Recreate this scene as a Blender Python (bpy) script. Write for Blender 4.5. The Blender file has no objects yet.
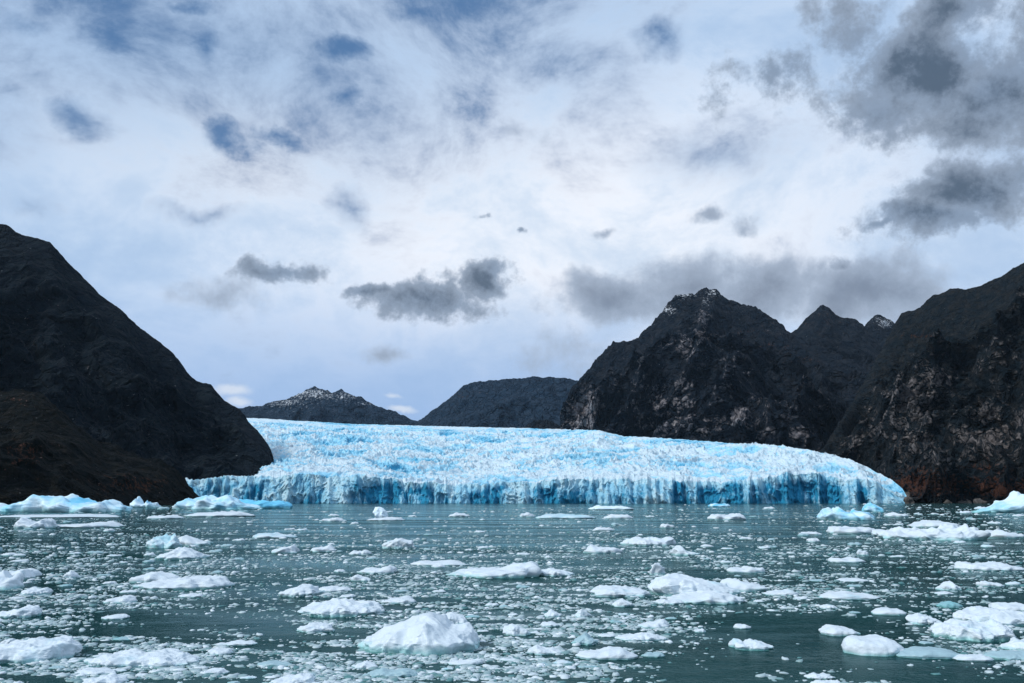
import bpy, math, random
import numpy as np
R = math.radians
random.seed(4); rng = np.random.default_rng(11)
W, H, F = 1024, 683, 850.0
CAMH = 10.0
HOR = 498.0
PITCH = math.atan((HOR - H/2)/F)
cp, sp = math.cos(PITCH), math.sin(PITCH)
scene = bpy.context.scene
col = scene.collection

# ------------------------------------------------------------------ pixel <-> place
def ray(px, py):
    v = H/2 - np.asarray(py, float)
    return np.asarray(px, float) - W/2, F*cp - v*sp, F*sp + v*cp
def P(px, py, D):
    dx, dy, dz = ray(px, py); t = D/dy
    return np.stack([dx*t, dy*t, CAMH + dz*t], -1)
def ground(px, py):
    dx, dy, dz = ray(px, py); t = -CAMH/dz
    return np.stack([dx*t, dy*t, 0*dz], -1)
def project(p):
    x, y, z = p[..., 0], p[..., 1], p[..., 2]-CAMH
    fwd = y*cp + z*sp; up = -y*sp + z*cp
    return W/2 + F*x/fwd, H/2 - F*up/fwd
def azel(px, py):
    dx, dy, dz = ray(px, py)
    return float(np.arctan2(dx, dy)), float(np.arctan2(dz, np.hypot(dx, dy)))

# ------------------------------------------------------------------ noise
_g = rng.normal(size=(1024, 3)); _g /= np.linalg.norm(_g, axis=1)[:, None]
def _h(i, j, k):
    n = (i*73856093) ^ (j*19349663) ^ (k*83492791)
    n = (n ^ (n >> 13))*1274126177 & 0x7fffffff
    return (n ^ (n >> 16)) & 1023
def perlin(p):
    p = np.asarray(p, float); ip = np.floor(p).astype(np.int64); f = p-ip
    u = f*f*f*(f*(f*6-15)+10); out = 0
    for a in (0, 1):
        wx = u[..., 0] if a else 1-u[..., 0]
        for b in (0, 1):
            wy = u[..., 1] if b else 1-u[..., 1]
            for c in (0, 1):
                wz = u[..., 2] if c else 1-u[..., 2]
                g = _g[_h(ip[..., 0]+a, ip[..., 1]+b, ip[..., 2]+c)]
                out = out + wx*wy*wz*(g[..., 0]*(f[..., 0]-a)+g[..., 1]*(f[..., 1]-b)+g[..., 2]*(f[..., 2]-c))
    return out*1.5
def fbm(p, o=5, gain=.5, lac=2.03):
    s = 0; a = 1
    for i in range(o):
        s = s + a*perlin(p+17.3*i); p = p*lac; a *= gain
    return s
def ridged(p, o=5, gain=.5, lac=2.07):
    s = 0; a = 1; w = 1
    for i in range(o):
        n = 1-np.abs(perlin(p+31.7*i))*1.6; n = n*n
        s = s + a*n*w; w = np.clip(n*1.4, 0, 1); p = p*lac; a *= gain
    return s
def sstep(a, b, x):
    t = np.clip((x-a)/(b-a), 0, 1); return t*t*(3-2*t)

# ------------------------------------------------------------------ mesh helpers
def mesh_np(name, verts, quads=None, tris=None, mat=None, parent=None, attrs=None, smooth=True):
    me = bpy.data.meshes.new(name)
    nq = 0 if quads is None else len(quads); nt = 0 if tris is None else len(tris)
    me.vertices.add(len(verts)); me.vertices.foreach_set('co', np.asarray(verts, np.float32).ravel())
    loops = []; tot = []
    if nq: loops.append(np.asarray(quads).ravel()); tot += [np.full(nq, 4)]
    if nt: loops.append(np.asarray(tris).ravel()); tot += [np.full(nt, 3)]
    loops = np.concatenate(loops).astype(np.int32); tot = np.concatenate(tot).astype(np.int32)
    st = np.concatenate([[0], np.cumsum(tot)[:-1]]).astype(np.int32)
    me.loops.add(len(loops)); me.loops.foreach_set('vertex_index', loops)
    me.polygons.add(len(tot)); me.polygons.foreach_set('loop_start', st); me.polygons.foreach_set('loop_total', tot)
    me.polygons.foreach_set('use_smooth', np.full(len(tot), smooth))
    for k, v in (attrs or {}).items():
        a = me.attributes.new(k, 'FLOAT', 'POINT'); a.data.foreach_set('value', np.asarray(v, np.float32).ravel())
    me.update(calc_edges=True); me.validate()
    o = bpy.data.objects.new(name, me); col.objects.link(o)
    if mat: me.materials.append(mat)
    if parent: o.parent = parent
    return o
def gridquads(n, m, off=0):
    i = np.arange(n-1)[:, None]*m + np.arange(m-1)[None]
    return (np.stack([i, i+m, i+m+1, i+1], -1).reshape(-1, 4)+off)
def tag(o, label=None, cat=None, group=None, kind=None):
    if label: o['label'] = label
    if cat: o['category'] = cat
    if group: o['group'] = group
    if kind: o['kind'] = kind
    return o

# ------------------------------------------------------------------ material helpers
class NT:
    def __init__(s, tree): s.t = tree; s.n = tree.nodes; s.l = tree.links
    def new(s, typ, **kw):
        n = s.n.new(typ)
        for k, v in kw.items(): setattr(n, k, v)
        return n
    def put(s, sock, v):
        if isinstance(v, bpy.types.NodeSocket): s.l.new(v, sock)
        elif v is not None:
            if hasattr(sock.default_value, '__len__') and not hasattr(v, '__len__'): v = [v]*len(sock.default_value)
            if hasattr(v, '__len__') and len(sock.default_value) == 4 and len(v) == 3: v = (*v, 1)
            sock.default_value = v
    def math(s, op, a, b=None, c=None, clamp=False):
        n = s.new('ShaderNodeMath', operation=op, use_clamp=clamp)
        s.put(n.inputs[0], a); s.put(n.inputs[1], b)
        if c is not None: s.put(n.inputs[2], c)
        return n.outputs[0]
    def vmath(s, op, a, b=None):
        n = s.new('ShaderNodeVectorMath', operation=op)
        s.put(n.inputs[0], a); s.put(n.inputs[1], b)
        return n.outputs['Value'] if op in ('LENGTH', 'DISTANCE', 'DOT_PRODUCT') else n.outputs[0]
    def mix(s, f, a, b):
        n = s.new('ShaderNodeMix', data_type='RGBA')
        s.put(n.inputs[0], f); s.put(n.inputs[6], a); s.put(n.inputs[7], b); return n.outputs[2]
    def ramp(s, x, a, b, c=0., d=1.):
        n = s.new('ShaderNodeMapRange', interpolation_type='SMOOTHSTEP')
        s.put(n.inputs[0], x); s.put(n.inputs[1], a); s.put(n.inputs[2], b); s.put(n.inputs[3], c); s.put(n.inputs[4], d)
        return n.outputs[0]
    def noise(s, vec, scale, detail=4, rough=.55, dist=0):
        n = s.new('ShaderNodeTexNoise'); s.put(n.inputs['Vector'], vec)
        n.inputs['Scale'].default_value = scale; n.inputs['Detail'].default_value = detail
        n.inputs['Roughness'].default_value = rough; n.inputs['Distortion'].default_value = dist
        return n.outputs['Fac']
    def attr(s, name): return s.new('ShaderNodeAttribute', attribute_name=name).outputs['Fac']
    def mapping(s, vec, scale, rot=(0, 0, 0)):
        n = s.new('ShaderNodeMapping'); s.put(n.inputs[0], vec); n.inputs['Scale'].default_value = scale
        n.inputs['Rotation'].default_value = rot; return n.outputs[0]
def material(name):
    m = bpy.data.materials.new(name); m.use_nodes = True; m.node_tree.nodes.clear()
    t = NT(m.node_tree); b = t.new('ShaderNodeBsdfPrincipled'); o = t.new('ShaderNodeOutputMaterial')
    t.l.new(b.outputs[0], o.inputs[0]); t.pos = t.new('ShaderNodeNewGeometry').outputs['Position']
    return m, t, b
def bump(t, b, h, strength, dist):
    n = t.new('ShaderNodeBump'); n.inputs['Strength'].default_value = strength; n.inputs['Distance'].default_value = dist
    t.put(n.inputs['Height'], h); t.l.new(n.outputs[0], b.inputs['Normal'])

def mat_mountain(name, veg1, veg2, rock1, rock2, scale=1.0, snow=(.8, .85, .9)):
    m, t, b = material(name)
    p = t.pos
    n1 = t.noise(p, .006*scale, 6, .6); n2 = t.noise(p, .03*scale, 6, .65); n3 = t.noise(p, .12*scale, 4, .6)
    veg = t.mix(t.ramp(n2, .4, .65), veg1, veg2)
    wp = t.new('ShaderNodeTexNoise'); t.put(wp.inputs['Vector'], p); wp.inputs['Scale'].default_value = .012*scale; wp.inputs['Detail'].default_value = 4
    pw_ = t.vmath('ADD', p, t.vmath('MULTIPLY', t.vmath('SUBTRACT', wp.outputs['Color'], (.5, .5, .5)), (90/scale, 90/scale, 90/scale)))
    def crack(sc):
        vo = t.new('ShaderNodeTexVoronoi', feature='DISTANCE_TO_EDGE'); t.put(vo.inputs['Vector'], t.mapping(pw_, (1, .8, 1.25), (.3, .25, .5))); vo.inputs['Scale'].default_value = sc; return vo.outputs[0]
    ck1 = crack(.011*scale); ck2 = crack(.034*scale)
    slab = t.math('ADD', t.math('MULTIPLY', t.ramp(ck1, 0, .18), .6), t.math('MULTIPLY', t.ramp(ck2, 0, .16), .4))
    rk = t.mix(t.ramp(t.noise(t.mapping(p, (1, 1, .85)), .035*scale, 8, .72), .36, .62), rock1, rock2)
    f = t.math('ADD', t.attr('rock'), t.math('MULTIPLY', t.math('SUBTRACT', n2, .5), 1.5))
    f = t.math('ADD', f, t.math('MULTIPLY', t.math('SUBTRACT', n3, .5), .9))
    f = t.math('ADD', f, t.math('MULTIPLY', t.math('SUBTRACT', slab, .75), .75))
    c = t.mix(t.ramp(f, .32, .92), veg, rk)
    rust = t.math('ADD', t.math('MULTIPLY_ADD', t.attr('rust'), 1.45, -.34), t.math('ADD', t.math('MULTIPLY', t.math('SUBTRACT', n2, .5), 2.2), t.math('MULTIPLY', t.math('SUBTRACT', n3, .5), 1.8)))
    c = t.mix(t.ramp(rust, .3, .75, 0, .9), c, (.072, .029, .017))
    s = t.math('ADD', t.attr('snow'), t.math('MULTIPLY', t.math('SUBTRACT', n3, .5), 2.2))
    c = t.mix(t.ramp(s, .35, 1.05), c, snow)
    t.put(b.inputs['Base Color'], c); b.inputs['Roughness'].default_value = 1; b.inputs['Specular IOR Level'].default_value = .1
    bump(t, b, t.math('ADD', t.math('ADD', t.noise(p, .02*scale, 9, .62), t.math('MULTIPLY', n3, .15)), t.math('MULTIPLY', slab, .55)), 1.0, 42/scale)
    return m
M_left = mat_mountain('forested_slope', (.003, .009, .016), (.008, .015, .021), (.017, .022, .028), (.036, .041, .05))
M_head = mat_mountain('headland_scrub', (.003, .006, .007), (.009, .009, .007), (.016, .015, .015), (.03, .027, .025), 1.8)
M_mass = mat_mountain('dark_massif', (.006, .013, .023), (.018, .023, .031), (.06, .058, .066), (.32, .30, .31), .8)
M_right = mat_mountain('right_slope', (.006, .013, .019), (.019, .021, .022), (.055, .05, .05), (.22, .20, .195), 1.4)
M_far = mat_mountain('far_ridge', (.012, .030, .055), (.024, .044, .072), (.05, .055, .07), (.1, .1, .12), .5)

# ------------------------------------------------------------------ mountains
def lerp_cols(pts, u):
    pts = np.asarray(pts, float); k = np.linspace(0, 1, len(pts))
    return pts, k
def mountain(name, ridge, foot, mat, n, m, amp, wl, label, spots=(), rust=(), snows=(), back=700, base_rock=0., jag=.05, gully=.5, seed=0, fine=1.0, sag=0., jagh=5.):
    rd = np.asarray(ridge, float); ft = np.asarray(foot, float)
    # arclength parameter along the ridge, in px
    s = np.concatenate([[0], np.cumsum(np.hypot(np.diff(rd[:, 0]), np.diff(rd[:, 1])))]); s /= s[-1]
    u = np.linspace(0, 1, n)
    rp = P(np.interp(u, s, rd[:, 0]), np.interp(u, s, rd[:, 1]), np.interp(u, s, rd[:, 2]))
    # foot rows: (u, px, z, D)
    fx = np.interp(u, ft[:, 0], ft[:, 1]); fz = np.interp(u, ft[:, 0], ft[:, 2]); fD = np.interp(u, ft[:, 0], ft[:, 3])
    fp = np.stack([(fx-W/2)/(F*cp+ -sp*(H/2-HOR))*fD, fD, fz], -1)
    v = np.linspace(0, 1, m)**.9
    G = rp[:, None]*(1-v)[None, :, None] + fp[:, None]*v[None, :, None]
    hgt = np.maximum(rp[:, 2]-fp[:, 2], 20)
    G[..., 2] += -sag*hgt[:, None]*(np.sin(np.pi*v))[None]
    dirn = fp-rp; dirn[:, 2] = 0; L = np.linalg.norm(dirn, axis=1)[:, None]+1e-6; dirn /= L
    nrm = dirn*.80 + np.array([0, 0, .50])
    q = G/wl + seed*7.7
    # gullies that run down the slope: noise stretched along v
    uu = np.repeat((u*np.linalg.norm(rp[-1]-rp[0])/wl)[:, None], m, 1)
    warp = fbm(q*.8, 3)*.5
    gl = np.stack([uu*1.3+v[None]*.5+warp*1.6+seed, np.repeat(v[None], n, 0)*1.2+warp, np.full((n, m), seed*3.1)], -1)
    g = ridged(gl, 4, .42)-.9
    d = (ridged(q+warp[..., None]*.5, 6, .46)-.95)*(1-gully*.7) + g*gully*.7
    crag = ridged(q*np.array([3.2, 3.2, 2.0])+warp[..., None]*.6, 5, .5)-.95
    d += .10*fine*crag + .035*fine*fbm(q*11, 4, .6)
    tp = sstep(0, .42, v)*.95; d = d - (.55*(1-sstep(0, .5, v)))[None]
    disp = amp*d*(tp+jag)[None]*np.clip(hgt/250, .45, 1)[:, None]
    G = G + nrm[:, None]*disp[..., None]
    G[..., 2] += jagh*(fbm(q*5, 5, .62)-.25)*np.exp(-v/.12)[None]
    # back slope
    kb = 5; bv = np.linspace(1, .15, kb)
    bp = []
    for t in bv:
        x = rp + np.array([0, back*t, 0]); x[:, 0] *= (1+back*t/rp[:, 1]); x[:, 2] = rp[:, 2]*(1-t)-20*t
        bp.append(x)
    G = np.concatenate([np.stack(bp, 1), G], 1); mm = m+kb
    px, py = project(G)
    def blob(lst):
        a = np.zeros(px.shape)
        for (x, y, rx, ry, s_) in lst: a = np.maximum(a, s_*np.exp(-((px-x)/rx)**2-((py-y)/ry)**2))
        return a
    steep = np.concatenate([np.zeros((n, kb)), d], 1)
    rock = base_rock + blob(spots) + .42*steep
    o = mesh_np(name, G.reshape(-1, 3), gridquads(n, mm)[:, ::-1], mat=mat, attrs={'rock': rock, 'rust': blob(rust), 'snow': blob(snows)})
    tag(o, label, kind='structure')
    return o

mountain('mountain', [(-420, 30, 2000), (-150, 140, 2050), (-60, 196, 2080), (0, 222, 2120), (6, 223.5, 2120), (17, 231, 2130), (32, 236, 2130), (50, 242, 2140), (61, 253, 2150), (70, 263, 2155), (88, 281, 2165), (102, 294, 2170), (123, 310, 2180), (138, 325, 2190), (155, 338, 2200), (173, 351, 2205), (187, 370, 2210), (196, 379, 2210), (211, 384, 2215), (224, 399, 2215), (240, 409, 2210), (249, 421, 2200), (261, 433, 2190), (268, 444, 2170), (272, 452, 2160), (277, 468, 2140), (280, 490, 2100)],
    [(0, -420, -15, 1150), (.35, -150, -15, 1250), (.5, 60, -15, 1420), (.68, 130, -15, 1560), (.8, 180, 10, 1622), (.9, 225, 40, 1650), (.96, 256, 60, 1760), (1, 280, 55, 2000)],
    M_left, 700, 300, 130, 380, 'dark forested mountain falling steeply to the left edge of the glacier',
    spots=[(215, 430, 40, 35, .35), (120, 400, 50, 40, .15), (240, 445, 25, 18, .3)], jag=.035, gully=.45, seed=1)
mountain('headland', [(-400, 330, 1250), (-120, 372, 1250), (-40, 384, 1250), (0, 390, 1250), (25, 389, 1250), (44, 393, 1255), (59, 408, 1260), (80, 425, 1270), (103, 440, 1290), (125, 449, 1310), (146, 455, 1330), (163, 460, 1345), (175, 466, 1360), (182, 476, 1370), (190, 486, 1380), (200, 495, 1385), (210, 503.5, 1390)],
    [(0, -400, -8, 820), (.6, 0, -8, 900), (.8, 90, -8, 1040), (.93, 170, -6, 1220), (1, 209, -5, 1330)],
    M_head, 600, 170, 40, 140, 'low dark headland covered in brown scrub at the left shore',
    spots=[(150, 480, 40, 12, .2)], rust=[(22, 455, 26, 18, .5), (20, 400, 30, 10, .3), (130, 485, 50, 14, .5), (60, 500, 60, 6, .3)], jag=.05, gully=.3, seed=2, back=300)
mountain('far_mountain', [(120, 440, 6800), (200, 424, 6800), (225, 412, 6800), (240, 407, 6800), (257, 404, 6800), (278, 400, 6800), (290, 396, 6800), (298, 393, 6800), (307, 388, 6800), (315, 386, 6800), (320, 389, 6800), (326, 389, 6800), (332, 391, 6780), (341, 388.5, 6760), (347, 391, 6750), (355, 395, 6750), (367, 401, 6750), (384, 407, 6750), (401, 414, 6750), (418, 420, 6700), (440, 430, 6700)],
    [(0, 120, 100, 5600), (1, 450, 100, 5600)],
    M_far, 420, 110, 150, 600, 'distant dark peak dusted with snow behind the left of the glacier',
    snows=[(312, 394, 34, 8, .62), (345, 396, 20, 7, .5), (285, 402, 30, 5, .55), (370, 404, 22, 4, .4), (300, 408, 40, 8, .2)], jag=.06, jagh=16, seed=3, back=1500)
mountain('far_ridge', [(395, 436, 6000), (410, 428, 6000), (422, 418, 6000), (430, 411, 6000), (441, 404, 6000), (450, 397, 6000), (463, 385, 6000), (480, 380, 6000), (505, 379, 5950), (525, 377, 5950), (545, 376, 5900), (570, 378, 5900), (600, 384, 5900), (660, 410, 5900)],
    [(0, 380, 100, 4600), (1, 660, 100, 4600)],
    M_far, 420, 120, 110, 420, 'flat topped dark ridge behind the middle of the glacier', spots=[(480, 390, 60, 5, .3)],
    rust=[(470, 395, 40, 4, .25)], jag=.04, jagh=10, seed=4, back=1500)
mountain('rock_knoll', [(520, 431, 4250), (527, 425, 4250), (534, 420, 4250), (545, 419, 4250), (553, 421, 4250), (560, 426, 4250), (568, 432, 4250)],
    [(0, 516, 250, 4150), (1, 570, 250, 4150)], M_mass, 90, 40, 15, 90, 'small bare rock knoll at the back rim of the glacier', spots=[(542, 424, 20, 8, .5)], seed=5, back=150)
mountain('snowy_summit', [(835, 350, 5300), (850, 338, 5300), (862, 329, 5300), (867, 323, 5300), (871, 318, 5300), (874, 315, 5300), (877, 313, 5300), (880, 313, 5300), (886, 317, 5300), (892, 320, 5300), (905, 330, 5300), (930, 350, 5300)],
    [(0, 825, 100, 4300), (1, 950, 100, 4300)], M_mass, 160, 120, 110, 380, 'small far summit with snow patches in the gap beside the right mountain', snows=[(886, 323, 9, 5, .72), (877, 319, 5, 4, .5)], jag=.06, jagh=10, seed=6, back=900)
mountain('pointed_peak', [(690, 400, 4700), (760, 350, 4700), (785, 336, 4700), (797, 328, 4700), (803, 321, 4700), (807, 318, 4700), (812, 312, 4700), (816, 309.5, 4700), (820, 305, 4700), (823, 304.5, 4700), (829, 307, 4700), (836, 313, 4700), (842, 316, 4700), (855, 318, 4700), (862, 323, 4700), (870, 332, 4650), (885, 352, 4600), (910, 380, 4500)],
    [(0, 690, 100, 3300), (1, 910, 100, 3300)], M_mass, 260, 170, 130, 420, 'brown pyramid shaped peak between the main peak and the right mountain', spots=[(820, 325, 18, 18, .22)],
    rust=[(822, 320, 20, 14, .3)], jag=.05, jagh=10, seed=7, back=900)
mountain('main_peak', [(553, 450, 3980), (557, 436, 4000), (562, 415, 4040), (567, 396, 4080), (573, 384, 4100), (580, 377, 4120), (590, 365, 4130), (603, 350, 4140), (613, 339, 4150), (623, 338.5, 4150), (638, 335, 4150), (641, 329, 4150), (651, 324, 4150), (655, 316, 4150), (663, 308, 4150), (671, 300, 4150), (677, 295, 4150), (683, 292, 4150), (689, 290, 4150), (694, 292.5, 4150), (699, 290, 4150), (706, 288.5, 4150), (711, 290.5, 4150), (716, 288.5, 4150), (723, 295, 4150), (733, 301.5, 4130), (738, 301, 4130), (756, 303, 4100), (766, 311, 4080), (776, 319.5, 4050), (786, 328, 4000), (800, 336, 3950), (830, 348, 3850), (860, 362, 3700), (890, 378, 3500), (920, 395, 3300)],
    [(0, 548, 230, 3880), (.12, 560, 200, 3750), (.25, 600, 160, 3350), (.45, 660, 130, 2950), (.65, 740, 90, 2600), (.85, 830, 40, 2250), (1, 930, 20, 2200)],
    M_mass, 1000, 400, 300, 620, 'tall craggy dark main peak standing behind the right half of the glacier',
    spots=[(583, 408, 16, 26, .85), (575, 420, 12, 20, .8), (700, 322, 9, 20, .7), (688, 345, 16, 12, .5), (672, 405, 26, 28, .62), (665, 425, 30, 14, .6), (740, 414, 9, 10, 1.0), (725, 428, 45, 12, .45), (803, 435, 18, 8, .6), (770, 400, 50, 10, .28), (640, 400, 12, 15, .4), (700, 440, 80, 8, .4)],
    rust=[(800, 360, 26, 8, .35), (770, 345, 40, 6, .3), (740, 330, 30, 5, .25)],
    snows=[(668, 310, 9, 5, .62), (684, 295, 13, 4, .55), (712, 293, 12, 4, .55), (706, 302, 5, 6, .5)], jag=.045, gully=.45, jagh=22, seed=8, back=1200, base_rock=.06)
mountain('right_mountain', [(1500, 60, 2350), (1300, 140, 2400), (1150, 200, 2450), (1080, 232, 2500), (1040, 252, 2550), (1024, 260, 2600), (1013, 266, 2620), (998, 275, 2650), (982, 283, 2680), (966, 288, 2700), (958, 287, 2720), (950, 287, 2740), (941, 290, 2760), (932, 293, 2780), (926, 299, 2800), (920, 306, 2820), (912, 309, 2840), (901, 311, 2870), (895, 321, 2880), (884, 342, 2820), (868, 372, 2700), (852, 400, 2560), (836, 426, 2400), (822, 448, 2280), (812, 475, 2200)],
    [(0, 1500, -12, 1200), (.3, 1250, -12, 1330), (.5, 1040, -12, 1430), (.62, 990, -12, 1500), (.72, 950, -10, 1580), (.82, 905, -5, 1720), (.92, 868, 0, 1880), (1, 835, 10, 2060)],
    M_right, 1000, 400, 200, 430, 'broad rocky brown mountain filling the right side above the shore',
    spots=[(912, 398, 22, 22, .8), (935, 380, 20, 16, .55), (872, 420, 14, 22, .5), (900, 430, 30, 20, .4), (985, 440, 35, 14, .62), (985, 410, 16, 12, .45), (850, 445, 16, 10, .5), (940, 450, 50, 20, .3), (1010, 420, 25, 20, .3), (920, 362, 20, 6, .4)],
    rust=[(930, 484, 70, 16, .75), (1000, 488, 60, 13, .75), (985, 470, 40, 10, .5), (920, 335, 22, 4, .5), (915, 470, 30, 8, .5), (1050, 485, 40, 15, .7)],
    jag=.04, gully=.38, jagh=7, seed=9, base_rock=.16, back=900)

# ------------------------------------------------------------------ glacier
def mat_glacier(name, front):
    m, t, b = material(name)
    p = t.pos
    blue = t.attr('blue')
    n1 = t.noise(t.mapping(p, (1, 1, .45) if front else (1, .6, 1.2)), .055, 7, .68)
    n2 = t.noise(t.mapping(p, (1, 1, .3) if front else (1, .7, 1)), .22, 5, .65)
    f = t.math('ADD', blue, t.math('MULTIPLY', t.math('SUBTRACT', n1, .5), 1.5))
    f = t.math('ADD', f, t.math('MULTIPLY', t.math('SUBTRACT', n2, .5), 1.0))
    white = t.mix(t.ramp(n2, .3, .7), ((.42, .74, .87) if front else (.52, .71, .81)), ((.64, .84, .92) if front else (.70, .81, .87)))
    c = t.mix(t.ramp(f, .12, .50), white, (.32, .67, .86))
    c = t.mix(t.ramp(f, .50, 1.05), c, ((.02, .29, .50) if front else (.03, .30, .52)))
    dirt_shade = t.math('ADD', t.attr('dirt_shade'), t.math('MULTIPLY', t.math('SUBTRACT', n2, .5), 1.4))  # grey tint: painted shade of the hollow together with dirt
    c = t.mix(t.ramp(dirt_shade, .4, 1.0, 0, .55), c, (.30, .34, .40))
    t.put(b.inputs['Base Color'], c); b.inputs['Roughness'].default_value = .75; b.inputs['Specular IOR Level'].default_value = .25
    bump(t, b, t.math('ADD', n1, t.math('MULTIPLY', n2, .35)), 1.0, 14 if front else 9)
    return m
def glacier():
    n = 1500; m1 = 70; m2 = 330
    px = np.linspace(165, 909, n)
    sk = np.array([(150, 420), (245, 418), (270, 419), (300, 421), (350, 424), (400, 425), (450, 426.5), (500, 427.5), (560, 429), (600, 430), (625, 436), (640, 436.5), (680, 439), (720, 442), (780, 446), (810, 449.5), (840, 456), (870, 467), (895, 481), (903, 488), (909, 498)], float)
    Ds = np.array([(150, 4100), (500, 4100), (560, 3900), (600, 3300), (640, 3050), (700, 2700), (800, 2250), (850, 1950), (895, 1700), (909, 1640)], float)
    cr = np.array([(150, 480), (187, 479), (230, 477), (300, 475), (350, 476), (385, 478), (410, 482), (450, 484), (480, 485), (500, 482), (535, 482), (560, 480), (600, 478), (650, 479), (700, 481), (730, 482), (760, 479), (790, 473), (815, 474), (840, 477), (865, 480), (885, 487), (900, 494), (909, 501)], float)
    nz = np.stack([px/9, px*0, px*0], -1)
    jit = 2.6*perlin(nz+3.3) + 1.6*perlin(nz*3.1)+.9*perlin(nz*8) + 2.6*perlin(nz/4.5+6)
    fade = sstep(909, 885, px)
    ycr = np.interp(px, cr[:, 0], cr[:, 1]) + jit*fade
    ysk = np.interp(px, sk[:, 0], sk[:, 1]); D2 = np.interp(px, Ds[:, 0], Ds[:, 1])
    ysk = np.minimum(ysk, ycr-1)
    nich = np.zeros(n)
    for a, b_, s in ((293, 322, .5), (350, 400, .7), (404, 449, .8), (469, 503, .7), (530, 558, .6), (560, 588, .7), (590, 598, .6), (672, 688, 1), (697, 746, 1), (750, 785, .9), (789, 818, 1.2), (820, 841, 1.2), (857, 869, 1.0), (205, 232, .7), (240, 262, .5), (618, 628, .5)):
        nich = np.maximum(nich, s*sstep(a-3, a+3, px)*sstep(b_+3, b_-3, px))
    D1 = 1600 + 28*perlin(np.stack([px/60, px*0+5, px*0], -1)) + 26*nich + 14*perlin(nz*1.3+8) - (1-fade)*0
    base = P(px, np.full(n, 503.), 1)  # only for x scale
    sx = (px-W/2)/(F*cp-sp*(H/2-HOR))
    zc = P(px, ycr, D1)[:, 2]; zs = P(px, ysk, D2)[:, 2]
    # --- front
    v = np.linspace(0, 1, m1)[None]
    z = -3*(1-v) + zc[:, None]*v
    lean = (14+12*perlin(nz*1.7+20)+34*(1-np.clip(nich*1.6, 0, 1)))[:, None]*v**1.6 - 4
    D = D1[:, None] + lean
    Q = np.stack([sx[:, None]*D, D, z], -1)
    q = Q/np.array([19., 30., 42.])
    q[..., 0] += z/55*np.sign(perlin(Q/120.)+.1)*.7
    q = q + .8*np.stack([perlin(Q/35.), perlin(Q/35.+9), perlin(Q/28.+5)], -1)
    flute = (ridged(q, 4, .55)-1.0)
    q2 = Q/np.array([7., 14., 22.])
    D = D - 5.5*flute*np.minimum(1, .25+1.5*(1-v)+.4) - 3.6*fbm(q2, 4, .62)
    ledge = 5*perlin(Q/np.array([45., 60., 14.])) + 11*perlin(Q/np.array([62., 60., 45.])+13)
    D = D + ledge
    Gf = np.stack([sx[:, None]*D, D, z], -1)
    crestD0 = D[:, -1]
    ker = np.ones(61)/61; sm = lambda A: np.convolve(np.pad(A, 30, mode='edge'), ker, 'valid')
    crestD = sm(crestD0); zc0 = zc; zc = sm(zc)
    topfade = 1-.8*sstep(.55, 1, v+.35*perlin(Q/np.array([22., 30., 40.])+4))
    bl = (.46 + .62*nich[:, None] - .24*flute + .35*1.7*fbm(Q/np.array([55., 60., 60.])+9, 4))*topfade
    # --- surface
    w = np.linspace(0, 1, m2)**1.35
    Dm = crestD[:, None] + (D2-crestD)[:, None]*w[None]
    t = (Dm-crestD[:, None])/(D2-crestD)[:, None]
    # keep the visible profile rising: height interpolated by view angle
    e1 = (zc-CAMH)/crestD; e2 = (zs-CAMH)/D2
    shape = t**.72*(1-.0*t)
    right = sstep(760, 880, px)[:, None]
    shape = shape*(1-right)+np.sin(np.clip(t, 0, 1)*np.pi/2)*right
    e = e1[:, None] + (e2-e1)[:, None]*shape
    Z = CAMH + e*Dm
    S = np.stack([sx[:, None]*Dm, Dm, Z], -1)
    edge = sstep(0, .008, w)[None]; top = 1-.82*sstep(.80, 1, w)[None]
    wx = np.stack([fbm(S/160+2, 3), fbm(S/160+41, 3), 0*Z], -1)*50
    a = ridged((S+wx)/np.array([60., 75., 1e4]), 5, .6)-1.0
    bb = ridged((S+wx*.5)/np.array([20., 26., 1e4])+7, 4, .6)-1.0
    ser = 8.5*a + 3.6*bb
    big = 16*fbm(S/np.array([420., 300., 1e4])+3, 3)*sstep(.03, .2, w)[None]*(1-sstep(.75, 1, w))[None]
    # hollow running in from the left margin, its shade also painted grey
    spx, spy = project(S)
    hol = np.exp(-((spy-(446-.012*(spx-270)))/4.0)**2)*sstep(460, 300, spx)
    rk = .6+.4*sstep(0, .2, w)[None]
    Z = Z + (ser*rk*top + big)*edge*(.35+.65*fade)[:, None] - 12*hol
    Z = Z - 34*sstep(272, 228, px)[:, None]*sstep(0, .03, t)*(1-sstep(.25, .6, t))
    Gs = np.stack([S[..., 0], S[..., 1], Z], -1)
    band = fbm((S+wx*1.5)/np.array([330., 60., 1e4])+31, 4, .6)
    bs = .26 - .34*a - .22*bb + .42*band + .10*sstep(620, 350, spx)*(1-sstep(.8, 1, w)[None]) + .62*fbm(S/np.array([170., 260., 1e4])+11, 4) - .10*right - .22*(1-sstep(0, .12, w))[None]
    dirt_shade = .65*hol + .55*np.exp(-((spx-262)/28)**2-((spy-455)/14)**2) + .25*sstep(620, 480, spx)*fbm(S/200+77, 3) + .25*np.exp(-((spx-560)/70)**2-((spy-488)/12)**2)*0  # hollow's shade put into the colour, plus dirt at the margin and in patches
    # --- the far side drops away
    kb = 4; bk = []
    for i in range(1, kb+1):
        DD = D2 + i*60; bk.append(np.stack([sx*DD, DD, Z[:, -1]-i*i*6-(np.where(px > 600, 10*i, 0))], -1))
    bk = np.stack(bk, 1)
    Gs = np.concatenate([Gs, bk], 1)
    ext = lambda A: np.concatenate([A, np.repeat(A[:, -1:], kb, 1)], 1)
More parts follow.
